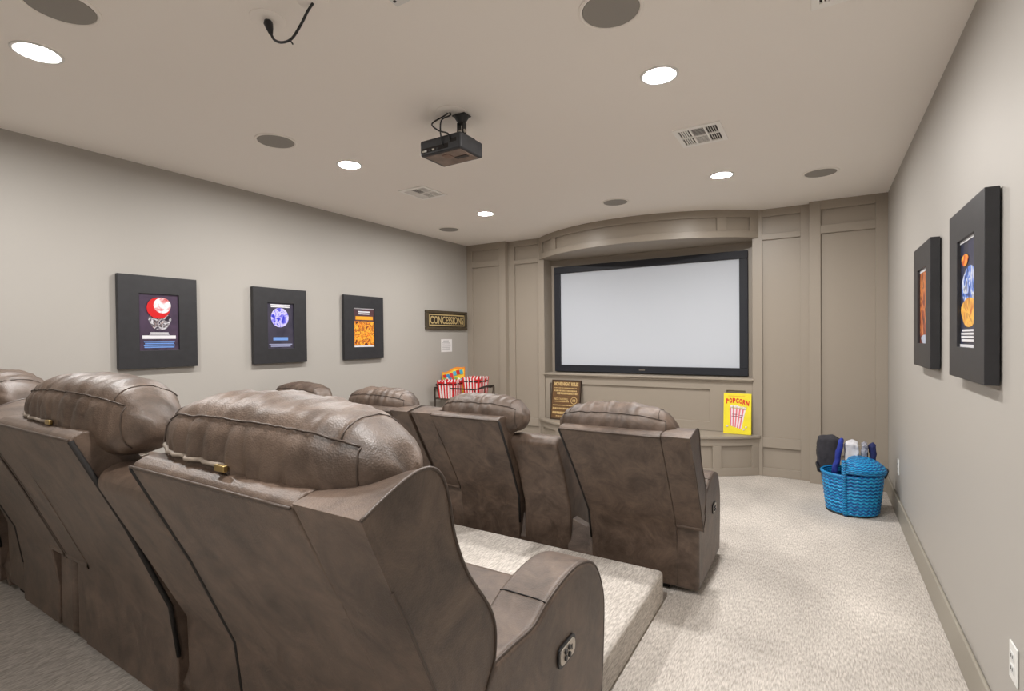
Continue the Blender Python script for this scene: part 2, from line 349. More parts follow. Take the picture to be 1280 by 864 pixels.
def loveseat(label, y0, zb, R_, L_, con, wing, arm, armw, sdepth=.66, seed=1, armdx=0.0):
    """R_/L_: dict(xi: inner main edge top, xs: seam, xo: outer wing edge, h, lean, bi: inner edge at the base)"""
    xc = (R_['xo']+L_['xo'])/2
    t = tag(empty('recliner_loveseat', (xc, y0, zb)), label, 'loveseat', 'brown leather theater recliner loveseats')
    W = lambda x: x-xc
    for sgn, c in ((1, R_), (-1, L_)):
        h, ln = c['h'], c['lean']
        xi, xs, xo, bi = W(c['xi']), W(c['xs']), W(c['xo']), W(c['bi'])
        bs = W(c.get('bs', c['xs']))
        # main back shell: rear face vertical to .38 and leaning back above, padded top rail, front face
        rear = [(.0, .04), (.0, .22), (-.025, .40), (-ln*.52, .40+(h-.40)*.5), (-ln, h-.012)]
        rail = [(-ln+.006, h), (-ln+.03, h+.012), (-ln+.07, h+.012), (-ln+.11, h-.004)]
        front = [(-ln+.15, h-.05), (-ln*.3+.17, .40+(h-.40)*.45), (.22, .42), (.24, .04)]
        pf = rear+rail+front
        def xin(z): return bi+(xi-bi)*max(0, min(1, (z-.30)/(h-.30)))
        sb = xs-sgn*.0
        bm = bmesh.new(); n = len(pf)
        A = [bm.verts.new((xin(z), y, z)) for y, z in pf]; B = [bm.verts.new((bs+(sb-bs)*max(0, min(1, (z-.30)/(h-.30))), y, z)) for y, z in pf]
        for k in range(n): bm.faces.new((A[k], A[(k+1) % n], B[(k+1) % n], B[k]))
        bm.faces.new(A[::-1]); bm.faces.new(B)
        bk = mobj('backrest', bm, LEA, t, bevel=.014, seg=3, ang=25)
        tube('piping', [(xi+(xs-xi)*i/6, -ln-.002, h-.008) for i in range(7)], .0035, SEAM, bk, n=6)
        tube('seam', [(xin(z)-sgn*.002, y+.004, z) for y, z in rear[1:]], .0075, DARK, bk, n=6)  # dark tube stands in for the shade in the gap beside the backrest
        # wing beside the backrest
        wpts = smooth2(wing(h, ln)[0], 4); wlow = smooth2(wing(h, ln)[1], 4)
        wg = loft('wing', [(xs+sgn*.002, wlow), (xs+(xo-xs)*.5, [((a[0]+b[0])/2, (a[1]*.45+b[1]*.55)) for a, b in zip(wpts, wlow)]), (xo, wpts)] if sgn > 0 else
                  [(xo, wpts), (xs+(xo-xs)*.5, [((a[0]+b[0])/2, (a[1]*.45+b[1]*.55)) for a, b in zip(wpts, wlow)]), (xs+sgn*.002, wlow)], LEA, t, bevel=.012, seg=3, ang=50)
        cx = xo+sgn*.0005
        tube('piping', [(cx, y, z) for y, z in wpts], .0035, SEAM, wg, n=6)
        # armrest
        ao = xo+sgn*armdx; ai = ao-sgn*armw
        ap = smooth2(arm, 4)+[(arm[-1][0]-.01, .03), (0.005, .03), (0.005, .36)]
        prs = [(ai, ap), (ao, ap)] if sgn > 0 else [(ao, ap), (ai, ap)]
        ar = loft('armrest', prs, LEA, t, bevel=.022, seg=4, ang=55)
        tp = smooth2(arm, 4)
        tube('piping', [(ao-sgn*.007, y, z-.006) for y, z in tp], .0035, SEAM, ar, n=6)
        ia = min(range(len(tp)), key=lambda i: abs(tp[i][0]-.36)); ym, zm = tp[ia]
        tube('seam', [(ao-sgn*.008, ym, zm-.003), (ao-sgn*.03, ym, zm+.001), (ai+sgn*.03, ym, zm+.001), (ai+sgn*.008, ym, zm-.003)], .002, DARK, ar, n=5)
        # control panel on the outer face
        py, pz = .455, .375
        def rr(dx, g, nm, mt):
            bm = bmesh.new(); hw, hh, cr = .055-g, .030-g, .018
            P = []
            for qx, qz, a0 in ((1, 1, 0), (-1, 1, 90), (-1, -1, 180), (1, -1, 270)):
                for k in range(5):
                    a = radians(a0+90*k/4); P.append((py+qx*(hw-cr)+cr*cos(a), pz+qz*(hh-cr)+cr*sin(a)))
            A = [bm.verts.new((ao-sgn*.002, y, z)) for y, z in P]; B = [bm.verts.new((ao+sgn*dx, y, z)) for y, z in P]
            for k in range(len(P)): bm.faces.new((A[k], A[(k+1) % len(P)], B[(k+1) % len(P)], B[k]))
            bm.faces.new(A[::-1]); bm.faces.new(B); return mobj(nm, bm, mt, ar)
        rr(.006, 0, 'control_bezel', BLACK); rr(.0085, .007, 'control_panel', mat('panel_grey', lin(186, 178, 168), .35, .4))
        for by, bz in ((-.018, .009), (-.018, -.009), (.006, .010), (.006, -.010)):
            bm = bmesh.new(); bmesh.ops.create_cone(bm, cap_ends=True, segments=14, radius1=.0075, radius2=.0075, depth=.005)
            b_ = mobj('button', bm, BLACK, ar); b_.location = (ao+sgn*.010, py+by, pz+bz); b_.rotation_euler = (0, pi/2, 0)
        box('usb_port', ao+sgn*.0075 if sgn > 0 else ao-.0095, ao+.0095 if sgn > 0 else ao-.0075, py+.022, py+.027, pz-.007, pz+.009, BLACK, ar)
        # seat cushion, footrest
        s0, s1 = sorted((bi+sgn*.01 if True else 0, ai-sgn*.006))
        sp = [(.16, .20), (.16, .46), (.30, .475), (.50, .475), (.62, .465), (sdepth, .43), (sdepth+.01, .36), (sdepth-.01, .20)]
        loft('seat_cushion', [(s0, sp), (s1, sp)], LEA, t, bevel=.03, seg=4, ang=30)
        fp = [(sdepth-.03, .06), (sdepth-.03, .30), (sdepth+.03, .34), (sdepth+.05, .28), (sdepth+.03, .06)]
        loft('footrest', [(s0+.01, fp), (s1-.01, fp)], LEA, t, bevel=.02, seg=3, ang=30)
        box('base', s0+.02, s1-.02, .05, sdepth-.04, 0, .22, DARK, t)
        # headrest
        hc = (xi+xs)/2
        headrest(t, hc+c.get('hdx', 0), abs(xo-xi)*c.get('hw', .97), -ln+c.get('hy', .20), h+c.get('hz', .03), .13, .125, seed+sgn)
    for c, e_ in ((R_, con['x1']), (L_, con['x0'])):
        a, b = sorted((W(e_)-.02*(1 if c is R_ else -1), W(c['bi'])+.02*(1 if c is R_ else -1)))
        if b-a > .02: loft('gusset', [(a, [(.03, .03), (.012, .12), (.05, .30), (.12, .30), (.12, .03)]), (b, [(.012, .03), (.02, .12), (.08, .22), (.12, .22), (.12, .03)])], LEA, t, bevel=.006)
    # centre console
    x0, x1 = W(con['x0']), W(con['x1']); ch, cl = con['h'], con['lean']
    cp = [(.02, .04), (.012, .36), (-cl*.55+.012, .62), (-cl, ch-.05), (-cl+.01, ch-.015), (-cl+.05, ch+.005), (-cl+.12, ch), (.10, ch-.09), (.24, .64), (.34, .60), (.66, .60), (.70, .57), (.71, .10), (.69, .04)]
    k = loft('console', [(x0, cp), (x1, cp)], LEA, t, bevel=.022, seg=4, ang=28)
    for yy in (.42, .56):
        lathe('cup_holder', [(.045, .0), (.048, .006), (.040, .008), (.038, -.004), (0, -.004)], CHROME, k, n=24, loc=((x0+x1)/2, yy, .600))
    box('console_base', x0+.03, x1-.03, .05, .6, 0, .06, DARK, t)
    return t

def wing_near(h, ln, k=1.15):
    out = [(-ln, h), (-ln+.05, h+.02*k), (-ln+.097, h+.035*k), (-ln+.138, h+.043*k), (-ln+.175, h+.040*k), (-ln+.205, h+.018*k), (-ln+.225, h-.033), (-ln+.24, h-.104), (-ln+.282, h-.195), (-ln+.354, h-.292), (-ln+.382, h-.355), (-ln+.379, h-.423), (-ln+.35, h-.47),
           (.03, .45), (-.027, .402), (-.029, .404), (-ln*.52-.003, .40+(h-.40)*.5), (-ln*.76-.003, .40+(h-.40)*.75)]
    low = [(y, min(z, h+.010)) for y, z in out]
    return out, low
ARM = [(.005, .38), (.03, .47), (.08, .535), (.165, .54), (.277, .535), (.35, .56), (.445, .58), (.55, .585), (.646, .562), (.705, .52), (.748, .45), (.768, .37), (.755, .20), (.735, .06)]
# back row, on the platform
loveseat('recliner loveseat on the platform by its open carpeted edge, zippered headrests', .85, PZ,
         dict(xi=-1.41, xs=-.801, xo=-.625, h=.978, lean=.29, bi=-1.455, hw=1.04, hdx=.03, hy=.165, hz=.04), dict(xi=-1.81, xs=-2.45, bs=-2.56, xo=-2.66, h=1.0, lean=.28, bi=-1.83, hw=1.0, hdx=.065, hy=.165, hz=.035),
         dict(x0=-1.803, x1=-1.482, h=.905, lean=.225), wing_near, ARM, .16, seed=3)
loveseat('recliner loveseat on the platform between the left wall and another loveseat', .85, PZ,
         dict(xi=-3.32, xs=-2.84, xo=-2.69, h=.985, lean=.28, bi=-3.27, hw=1.05, hy=.165, hz=.04), dict(xi=-3.57, xs=-4.05, xo=-4.19, h=.985, lean=.28, bi=-3.62, hy=.165, hz=.04),
         dict(x0=-3.55, x1=-3.32, h=.88, lean=.16), wing_near, ARM, .15, seed=8)
# front row, on the lower floor
wing_front = lambda h, ln: wing_near(h, ln, .55)
ARMF = [(y*.93, z) for y, z in ARM]
loveseat('recliner loveseat on the lower floor, its armrest beside the open carpet aisle', 2.90, 0,
         dict(xi=-1.257, xs=-.694, xo=-.548, h=.945, lean=.34, bi=-1.205, hy=.20, hz=.005, hw=.97, hdx=-.015), dict(xi=-1.66, xs=-2.19, xo=-2.36, h=.955, lean=.34, bi=-1.72, hy=.20, hz=.0, hw=.94, hdx=.03),
         dict(x0=-1.69, x1=-1.355, h=.835, lean=.17), wing_front, ARMF, .15, seed=13, armdx=-.03)
loveseat('recliner loveseat on the lower floor next to the left wall', 2.90, 0,
         dict(xi=-3.09, xs=-2.55, xo=-2.39, h=.955, lean=.34, bi=-3.04, hy=.20, hz=.005, hw=.94), dict(xi=-3.50, xs=-4.03, xo=-4.18, h=.955, lean=.34, bi=-3.55, hy=.20, hz=.01, hw=.94),
         dict(x0=-3.47, x1=-3.12, h=.835, lean=.17), wing_front, ARMF, .15, seed=19, armdx=-.03)

# ------------------------------------------------------------------ ceiling fittings
LENS = mat('downlight_lens', lin(255, 252, 249), .5, emit=DOWNLIGHT)
def downlight(x, y, label):
    t = tag(empty('downlight', (x, y, H)), label, 'ceiling light', 'recessed ceiling downlights')
    lathe('trim_ring', [(.092, .0), (.092, -.004), (.086, -.006), (.074, -.004), (.070, .0)], WHITE, t, n=40)
    bm = bmesh.new(); vsx = [bm.verts.new((.070*cos(2*pi*k/24), .070*sin(2*pi*k/24), -.002)) for k in range(24)]
    bm.faces.new(vsx[::-1]); mobj('lens', bm, LENS, t, recalc=False)
for x, y, lb in ((-2.985, .86, 'lit round downlight above the platform beside the left wall'), (-2.98, 2.61, 'lit round downlight over the headrests beside the left wall'),
                 (-2.97, 4.38, 'lit round downlight nearest the concession cart'), (-.683, .86, 'lit round downlight above the seat on the platform edge'),
                 (-.684, 2.555, 'lit round downlight between a large speaker and the slatted white vent'), (-.683, 4.39, 'lit round downlight in front of the popcorn sign side of the bench'),
                 (-.683, -.9, 'added fill downlight out of view by the rear wall over the aisle')):  # this last one is an added, unseen fill for the seat backs and near floor
    downlight(x, y, lb)
def speaker(x, y, label):
    t = tag(empty('ceiling_speaker', (x, y, H)), label, 'speaker', 'round in-ceiling speakers')
    lathe('speaker_ring', [(.128, .0), (.128, -.006), (.120, -.009), (.113, -.006), (.111, 0)], CEIL, t, n=48)
    lathe('grille', [(.112, -.001), (.110, -.006), (.06, -.008), (0, -.008)], GRILLE, t, n=48)
for x, y, lb in ((-2.50, .79, 'large grey round ceiling speaker above the back row beside a downlight'), (-3.02, 2.045, 'grey round ceiling speaker between projector and left wall'),
                 (-3.74, 4.75, 'grey round ceiling speaker in the corner above the concession cart'), (-.71, 1.945, 'large grey round ceiling speaker over the platform edge'),
                 (-.003, 4.755, 'grey round ceiling speaker near the right wall'), (-1.68, 4.69, 'grey round ceiling speaker in front of the screen header')):
    speaker(x, y, lb)
def vent(x, y, label, sx=.285, sy=.325):
    t = tag(empty('air_vent', (x, y, H)), label, 'vent', 'square ceiling air vents')
    bm = bmesh.new()
    hx, hy = sx/2, sy/2
    xs = [-hx, -hx*.80, -hx*.34, -hx*.26, hx*.26, hx*.34, hx*.80, hx]; ys = [-hy, -hy*.78, -hy*.05, hy*.05, hy*.78, hy]
    VW = mat('vent_white', lin(250, 248, 244), .45); VD = mat('vent_dark', lin(66, 62, 58), .8)
    box('duct', -hx*.85, hx*.85, -hy*.85, hy*.85, -.0015, 0, VD, t)
    for a, b in ((0, 1), (2, 3), (4, 5), (6, 7)): box('frame_bar', xs[a], xs[b], ys[0], ys[5], -.008, 0, VW, t, bevel=.001, seg=1)
    for a, b in ((0, 1), (2, 3), (4, 5)):
        for c, d_ in ((1, 2), (3, 4), (5, 6)): box('frame_bar', xs[c], xs[d_], ys[a], ys[b], -.008, 0, VW, t)
    for yy0, yy1 in ((ys[1], ys[2]), (ys[3], ys[4])):
        for gx0, gx1 in ((xs[1], xs[2]), (xs[5], xs[6])):
            for k in range(1, 5):
                xx = gx0+(gx1-gx0)*k/5
                sw_ = .0035 if gx0 < 0 else .0013
                box('slat', xx-sw_, xx+sw_, yy0, yy1, -.007, -.001, VW, t)
        for k in range(1, 7):
            yy = yy0+(yy1-yy0)*k/7
            sw_ = .0014 if yy0 < 0 else .0075
            s = box('slat', xs[3], xs[4], -sw_, sw_, -.0008, .0008, VW, t); s.location = (0, yy, -.0045); s.rotation_euler = (radians(0 if yy0 < 0 else 12), 0, 0)
vent(-.66, 3.44, 'white slatted ceiling vent on the aisle side, between two downlights')
vent(.11, 2.21, 'white slatted ceiling vent close to the right wall')
vent(-3.0, 3.45, 'white slatted ceiling vent beyond the projector toward the left wall')
def rcpt():
    t = tag(empty('ceiling_outlet', (-1.905, 1.262, H)), 'white round ceiling outlet cover holding a black plug', 'outlet')
    lathe('cover_plate', [(.068, 0), (.068, -.003), (.058, -.007), (.02, -.008), (0, -.008)], CEIL, t, n=32)
    t2 = tag(empty('cable_plate', (-1.66, 1.29, H)), 'round ceiling plate where the loose black cable comes out', 'cover plate')
    lathe('cover_plate', [(.06, 0), (.06, -.003), (.052, -.006), (.015, -.006), (0, -.006)], CEIL, t2, n=32)
    c = tag(empty('power_cable', (-1.905, 1.262, H)), 'loose black power cable with plug looping down from the ceiling', 'cable')
    P = smooth_pts([(.022, 0, -.068), (.035, .005, -.092), (.075, .01, -.112), (.13, .015, -.112), (.18, .02, -.072), (.215, .025, -.03), (.245, .028, -.006)], 8)
    tube('cord', P, .005, BLACK, c)
    tube('plug', [(0, 0, -.009), (.004, 0, -.02), (.012, 0, -.042), (.021, 0, -.068)], [.014, .018, .014, .007], BLACK, c, n=10)
    tube('cable_tie', [(.12, .014, -.113), (.138, .014, -.136)], .003, BLACK, c)
bp_ = tag(empty('blank_plate', (-1.372, 1.45, H)), 'small white blank plate with two screws on the ceiling behind the projector', 'cover plate')
box('plate', -.035, .035, -.03, .03, -.005, 0, WHITE, bp_, bevel=.002)
for k_ in (-.018, .018): box('screw', k_-.005, k_+.005, -.005, .005, -.007, -.004, BLACK, bp_)
rcpt()
def projector():
    t = tag(empty('projector', (-1.848, 2.38, 2.505)), 'black projector hanging upside down from a ceiling mount', 'projector')
    bd = box('body', -.147, .147, -.11, .11, 0, .09, mat('projector_black', lin(44, 45, 49), .42, var=.15, scale=25), t, bevel=.012, seg=3)
    box('port_panel', -.135, .06, -.1115, -.1085, .014, .040, DARK, bd)
    for x, mm in ((-.115, CHROME), (-.102, WHITE), (-.07, BLACK), (-.045, CHROME), (-.015, BLACK)):
        box('port', x-.008, x+.008, -.114, -.1095, .018, .028, mm, bd)
    box('vent_slot', .072, .118, -.1115, -.1085, .040, .060, DARK, bd)
    box('bottom_plate', -.12, .13, -.09, .09, -.004, .002, mat('projector_base', lin(120, 104, 94), .35, var=.4, scale=12), t, bevel=.002)
    box('filter_cover', .03, .11, -.01, .02, -.007, .0, BLACK, t); box('lamp_cover', -.02, .03, -.07, -.02, -.006, 0, mat('lamp_cover', lin(120, 92, 76), .3), t)
    bm = bmesh.new(); bmesh.ops.create_cone(bm, cap_ends=True, segments=28, radius1=.032, radius2=.028, depth=.03)
    l = mobj('lens', bm, mat('lens_glass', lin(20, 22, 30), .08), t); l.location = (-.07, .122, .045); l.rotation_euler = (-pi/2, 0, 0)
    mx, my, top = .075, .0, H-2.505
    lathe('ceiling_cover', [(.085, top), (.085, top-.004), (.07, top-.008), (0, top-.008)], CEIL, t, n=32, loc=(mx-.03, my-.06, 0))
    box('mount_plate', mx-.045, mx+.045, my-.035, my+.035, top-.014, top-.008, BLACK, t, bevel=.003)
    lathe('mount_collar', [(0, top-.055), (.022, top-.055), (.026, top-.045), (.045, top-.014), (0, top-.014)], BLACK, t, n=16, loc=(mx, my, 0))
    for sx in (-1, 1): box('mount_arm', mx+sx*.018-.004, mx+sx*.018+.004, my-.018, my+.018, .09, top-.05, BLACK, t, bevel=.002, seg=1)
    box('mount_foot', mx-.06, mx+.06, my-.05, my+.05, .088, .096, BLACK, t, bevel=.002)
    bm = bmesh.new(); bmesh.ops.create_cone(bm, cap_ends=True, segments=12, radius1=.010, radius2=.010, depth=.05)
    k = mobj('knob', bm, CHROME, t); k.location = (mx, my-.004, .135); k.rotation_euler = (0, pi/2, 0)
    for P in ([(mx-.045, my-.07, top-.01), (mx-.06, my-.09, top-.03), (mx-.12, -.12, .165), (mx-.07, -.125, .115), (mx-.005, -.122, .085), (mx-.0, -.112, .05)], [(mx-.03, my-.07, top-.01), (mx-.02, my-.08, top-.03), (mx-.05, -.12, .17), (mx-.055, -.125, .10), (mx-.05, -.114, .03)]):
        tube('cable', smooth_pts(P, 8), .0042, BLACK, t)
projector()

# ------------------------------------------------------------------ framed posters (plain stand-in prints)
def blotch(name, cols, scale=9, seed=0.0):
    m = bpy.data.materials.new(name); m.use_nodes = True; nt = m.node_tree; b = nt.nodes['Principled BSDF']
    tc = nt.nodes.new('ShaderNodeTexCoord'); mp = nt.nodes.new('ShaderNodeMapping'); mp.inputs['Location'].default_value = (seed, seed*2, 0)
    n = nt.nodes.new('ShaderNodeTexNoise'); n.inputs['Scale'].default_value = scale; n.inputs['Detail'].default_value = 2.5; n.inputs['Distortion'].default_value = .8
    r = nt.nodes.new('ShaderNodeValToRGB'); r.color_ramp.interpolation = 'LINEAR'
    nt.links.new(tc.outputs['Object'], mp.inputs[0]); nt.links.new(mp.outputs[0], n.inputs['Vector']); nt.links.new(n.outputs[0], r.inputs[0]); nt.links.new(r.outputs[0], b.inputs['Base Color'])
    e = r.color_ramp.elements
    while len(e) < len(cols): e.new(.5)
    for i, c in enumerate(cols): e[i].position = .32+.36*i/(len(cols)-1); e[i].color = lin(*c)
    b.inputs['Roughness'].default_value = .3; return m
def poster(loc, rz, W, Hh, aw, ah, label, prints, thick=.042):
    """local: x along the wall, -y towards the room, z up"""
    t = tag(empty('framed_poster', loc, rz), label, 'poster', 'framed posters')
    bm = bmesh.new(); hw, hh, a, b = W/2, Hh/2, aw/2, ah/2
    def ring(w_, h_, y): return [bm.verts.new(p) for p in ((-w_, y, -h_), (w_, y, -h_), (w_, y, h_), (-w_, y, h_))]
    R = [ring(hw-.02, hh-.02, -.001), ring(hw, hh, -.006), ring(hw, hh, -thick), ring(a, b, -thick), ring(a, b, -thick+.014), ]
    for A, B in zip(R, R[1:]):
        for k in range(4): bm.faces.new((A[k], A[(k+1) % 4], B[(k+1) % 4], B[k]))
    bm.faces.new(R[0])
    mobj('frame', bm, FRAME, t, bevel=.002, seg=2, smooth=False)
    yb = -thick+.013
    def slab(nm, x0, x1, z0, z1, m, k): return box(nm, x0*aw, x1*aw, yb-.0006*k, yb+.004, z0*ah, z1*ah, m, t)
    for k, (nm, x0, x1, z0, z1, m) in enumerate(prints):
        if nm == 'print_shape' and (x1-x0) < .98:
            bm = bmesh.new(); bmesh.ops.create_circle(bm, cap_ends=True, segments=28, radius=.5)
            for v in bm.verts: v.co.x *= (x1-x0)*aw*(1+.12*sin(7*v.co.y)); v.co.y *= (z1-z0)*ah*1.12
            o = mobj(nm, bm, m, t); o.location = ((x0+x1)/2*aw, yb-.0006*k, (z0+z1)/2*ah); o.rotation_euler = (pi/2, 0, 0)
        else: slab(nm, x0, x1, z0, z1, m, k)
    return t
def disc_print(t, m, r, x, z, y):
    bm = bmesh.new(); bmesh.ops.create_circle(bm, cap_ends=True, segments=36, radius=r); o = mobj('round_print', bm, m, t); o.location = (x, y, z); o.rotation_euler = (pi/2, 0, 0); return o
pm = lambda n, *c: mat(n, lin(*c), .3)
PWH = pm('print_white', 225, 225, 230); PBL = pm('print_blue', 110, 150, 215); PRED = pm('print_red', 205, 25, 30)
yb = -.042+.013
def lines(x0, x1, z0, z1, n, m):
    out = []
    for k in range(n):
        zz = z0+(z1-z0)*(k+.5)/n; hgt = (z1-z0)/n*.32; ins = random.uniform(0, .25)*(x1-x0)/2
        out.append(('print_line', x0+ins, x1-ins, zz-hgt, zz+hgt, m))
    return out
# left wall: prints face +x (rz = +90deg turns -y to +x)
t = poster((XL, 1.865, 1.59), pi/2, .525, .675, .265, .415, 'wide black frame with a dark print of red and white shapes, nearest the back row', [
    ('print', -.5, .5, -.5, .5, blotch('p1', [(58, 46, 66), (74, 58, 80), (48, 40, 56)], 5)),
    ('print_shape', -.26, .30, -.12, .16, blotch('p1b', [(40, 34, 48), (70, 60, 74), (215, 214, 220), (60, 50, 60), (190, 170, 165)], 26, 3)),
    ('print_line', -.42, .42, -.295, -.235, PWH)] + lines(-.4, .4, -.46, -.33, 4, PBL) + lines(-.25, .25, -.225, -.175, 2, PWH))
disc_print(t, PRED, .078, -.005, .105, yb-.0062); disc_print(t, blotch('p1c', [(205, 25, 30), (230, 230, 235), (235, 235, 240)], 16, 1), .058, .02, .125, yb-.0068)
t = poster((XL, 2.855, 1.58), pi/2, .53, .675, .262, .41, 'black frame with a navy print of a blue round shape, between two other posters', [
    ('print', -.5, .5, -.5, .5, blotch('p2', [(52, 50, 66), (66, 62, 78), (46, 44, 60)], 4)),
    ('print_line', -.28, .28, -.32, -.25, PBL)] + lines(-.46, .46, .40, .48, 2, PWH) + lines(-.46, .46, -.47, -.39, 2, pm('print_grey', 150, 155, 185)))
disc_print(t, blotch('p2b', [(35, 45, 190), (120, 115, 225), (215, 210, 245), (60, 60, 205)], 22, 2), .088, -.01, .075, yb-.0065)
t = poster((XL, 3.84, 1.578), pi/2, .545, .675, .285, .415, 'black frame with an orange and yellow print, beside the concessions sign', [
    ('print', -.5, .5, -.5, .5, blotch('p3', [(60, 48, 62), (90, 58, 60), (52, 44, 60)], 5)),
    ('print_shape', -.5, .5, -.46, .16, blotch('p3b', [(70, 38, 26), (225, 110, 25), (250, 190, 60), (150, 50, 30), (245, 160, 40)], 24, 5)),
    ('print_line', -.40, .44, .20, .29, pm('print_orange', 240, 165, 45)), ('print_line', -.5, .5, .475, .5, PWH), ('print_line', -.5, .5, -.5, -.465, PWH)] + lines(-.3, .3, .33, .43, 2, PWH))
# right wall: prints face -x (rz = -90deg)
t = poster((XR, 2.597, 1.602), -pi/2, .555, .675, .27, .425, 'black frame with a blue and orange print on the right wall', [
    ('print', -.5, .5, -.5, .5, blotch('p4', [(28, 30, 48), (45, 50, 80), (24, 26, 40)], 5)),
    ('print_shape', -.40, .5, -.18, .22, blotch('p4b', [(25, 40, 95), (70, 120, 215), (220, 225, 235), (50, 70, 130)], 18, 4)),
    ('print_shape', -.45, .48, -.30, -.06, blotch('p4c', [(190, 90, 25), (250, 195, 80), (150, 60, 20)], 16, 7)),
    ('print_shape', -.42, -.02, .26, .36, blotch('p4d', [(200, 40, 40), (245, 180, 50)], 20, 9)), ('print_line', -.5, .5, -.5, -.475, PWH), ('print_line', -.5, .5, .475, .5, PWH)] + lines(-.4, .45, -.45, -.33, 4, PWH), thick=.046)
t = poster((XR, 3.60, 1.60), -pi/2, .545, .675, .27, .415, 'black frame with a rust red print, toward the screen end of the right wall', [
    ('print', -.5, .5, -.5, .5, blotch('p5', [(60, 30, 24), (165, 70, 45), (225, 140, 70), (110, 44, 30)], 14, 6)),
    ('print_shape', -.35, .45, -.5, -.39, pm('print_pale', 185, 195, 215)), ('print_line', -.5, .5, .46, .5, PWH)], thick=.046)

# ------------------------------------------------------------------ concessions sign, paper notice
def concessions():
    t = tag(empty('concessions_sign', (XL, 5.275, 1.693), pi/2), 'dark bronze sign with gold letters reading CONCESSIONS on the left wall', 'sign')
    W, Hh = .85, .245
    BR = mat('sign_bronze', lin(70, 60, 44), .45, var=.2, scale=18); GD = mat('sign_gold', lin(200, 178, 128), .4, .2); BK = mat('sign_dark', lin(48, 36, 24), .5)
    box('board', -W/2+.02, W/2-.02, -.022, 0, -Hh/2+.02, Hh/2-.02, BK, t)
    for a, b, c, d in ((-W/2, W/2, Hh/2-.035, Hh/2), (-W/2, W/2, -Hh/2, -Hh/2+.035)): box('frame_bar', a, b, -.036, 0, c, d, BR, t, bevel=.006)
    for a, b in ((-W/2, -W/2+.045), (W/2-.045, W/2)): box('frame_bar', a, b, -.0358, 0, -Hh/2+.035, Hh/2-.035, BR, t, bevel=.006)
    for zz in (.068, -.068): box('gold_line', -W/2+.06, W/2-.06, -.0255, -.02, zz-.007, zz+.007, GD, t)
    for xx in (-W/2+.062, W/2-.062): box('gold_line', xx-.004, xx+.004, -.0255, -.02, -.06, .06, GD, t)
    text_obj('lettering', 'CONCESSIONS', GD, t, .1, (0, -.0235, 0), width=W-.16, height=.10, bold=.0015)
    p = tag(empty('paper_notice', (XL, 5.278, 1.362), pi/2), 'small white printed paper notice below the concessions sign', 'paper')
    box('sheet', -.112, .112, -.003, 0, -.083, .083, mat('paper', lin(232, 230, 230), .7), p)
    for k in range(8):
        box('print_line', -.09+.02*(k == 0), .09-.02*(k == 0)-random.uniform(0, .03), -.0036, -.003, .058-k*.016-(.006 if k else 0), .063-k*.016+(.003 if k == 0 else -.006), mat('paper_ink', lin(150, 148, 152), .7), p)
concessions()

# ------------------------------------------------------------------ things on the bench
def popcorn_sign():
    t = tag(empty('popcorn_sign', (-.755, 5.745, .421), radians(3)), 'yellow sign with red POPCORN letters and a striped bag, leaning on the bench', 'sign')
    t.rotation_euler = (radians(-9), 0, radians(2))
    YE = mat('sign_yellow', lin(243, 226, 42), .45, var=.06, scale=10)
    W, Hh = .268, .425
    box('panel', -W/2, W/2, 0, .012, 0, Hh, YE, t, bevel=.002)
    RD = mat('letter_red', lin(222, 38, 18), .5)
    wd = 'POPCORN'
    for i, ch in enumerate(wd):
        u = i/6-.5
        text_obj('letter', ch, RD, t, .06, (u*.195, -.0015, .348-.03*u*u*2-.018*u), rot=(pi/2, radians(8*u*2), 0), width=.028, height=.052, extr=.0015, bold=.0028)
    # striped bag
    WHT = mat('bag_white', lin(240, 228, 236), .5); PK = mat('bag_pink', lin(228, 120, 130), .5); GR = mat('bag_corn', lin(222, 216, 178), .6)
    def quad(nm, pts, m, y):
        bm = bmesh.new(); bm.faces.new([bm.verts.new((x, y, z)) for x, z in pts]); o = mobj(nm, bm, m, t)
        s = o.modifiers.new('s', 'SOLIDIFY'); s.thickness = .001; return o
    n = 10
    for k in range(n):
        a, b = k/n, (k+1)/n
        top = lambda u: (-.075+.155*u, .272-.012*u); bot = lambda u: (-.068+.108*u, .085-.03*u)
        quad('bag_stripe', [bot(a), bot(b), top(b), top(a)], WHT if k % 2 else PK, -.0012)
    random.seed(12)
    for k in range(22):
        x = random.uniform(-.075, .08); z = .278+random.uniform(0, .022)*(1-abs(x)/.1)-.012*(x+.07)/.15
        bm = bmesh.new(); bmesh.ops.create_icosphere(bm, subdivisions=1, radius=.015)
        for v in bm.verts: v.co.y *= .15; v.co *= 1+random.uniform(-.2, .2)
        o = mobj('popcorn_kernel', bm, GR if k % 3 else WHT, t, smooth=True); o.location = (x, -.002, z)
    for x, z in ((-.095, .078), (.062, .052), (.085, .078)):
        bm = bmesh.new(); bmesh.ops.create_icosphere(bm, subdivisions=1, radius=.011)
        for v in bm.verts: v.co.y *= .15
        o = mobj('popcorn_kernel', bm, WHT, t, smooth=True); o.location = (x, -.002, z)
    INK = mat('bag_ink', lin(120, 60, 70), .5)
    for z, a, b in ((.205, -.05, .0), (.185, -.055, .005), (.195, .025, .055), (.172, .02, .05)): box('bag_print', a, b, -.0024, -.0012, z-.003, z+.003, INK, t)
    box('small_print', -.09, .07, -.0008, 0, .392, .398, mat('orange_ink', lin(236, 170, 50), .5), t)
popcorn_sign()
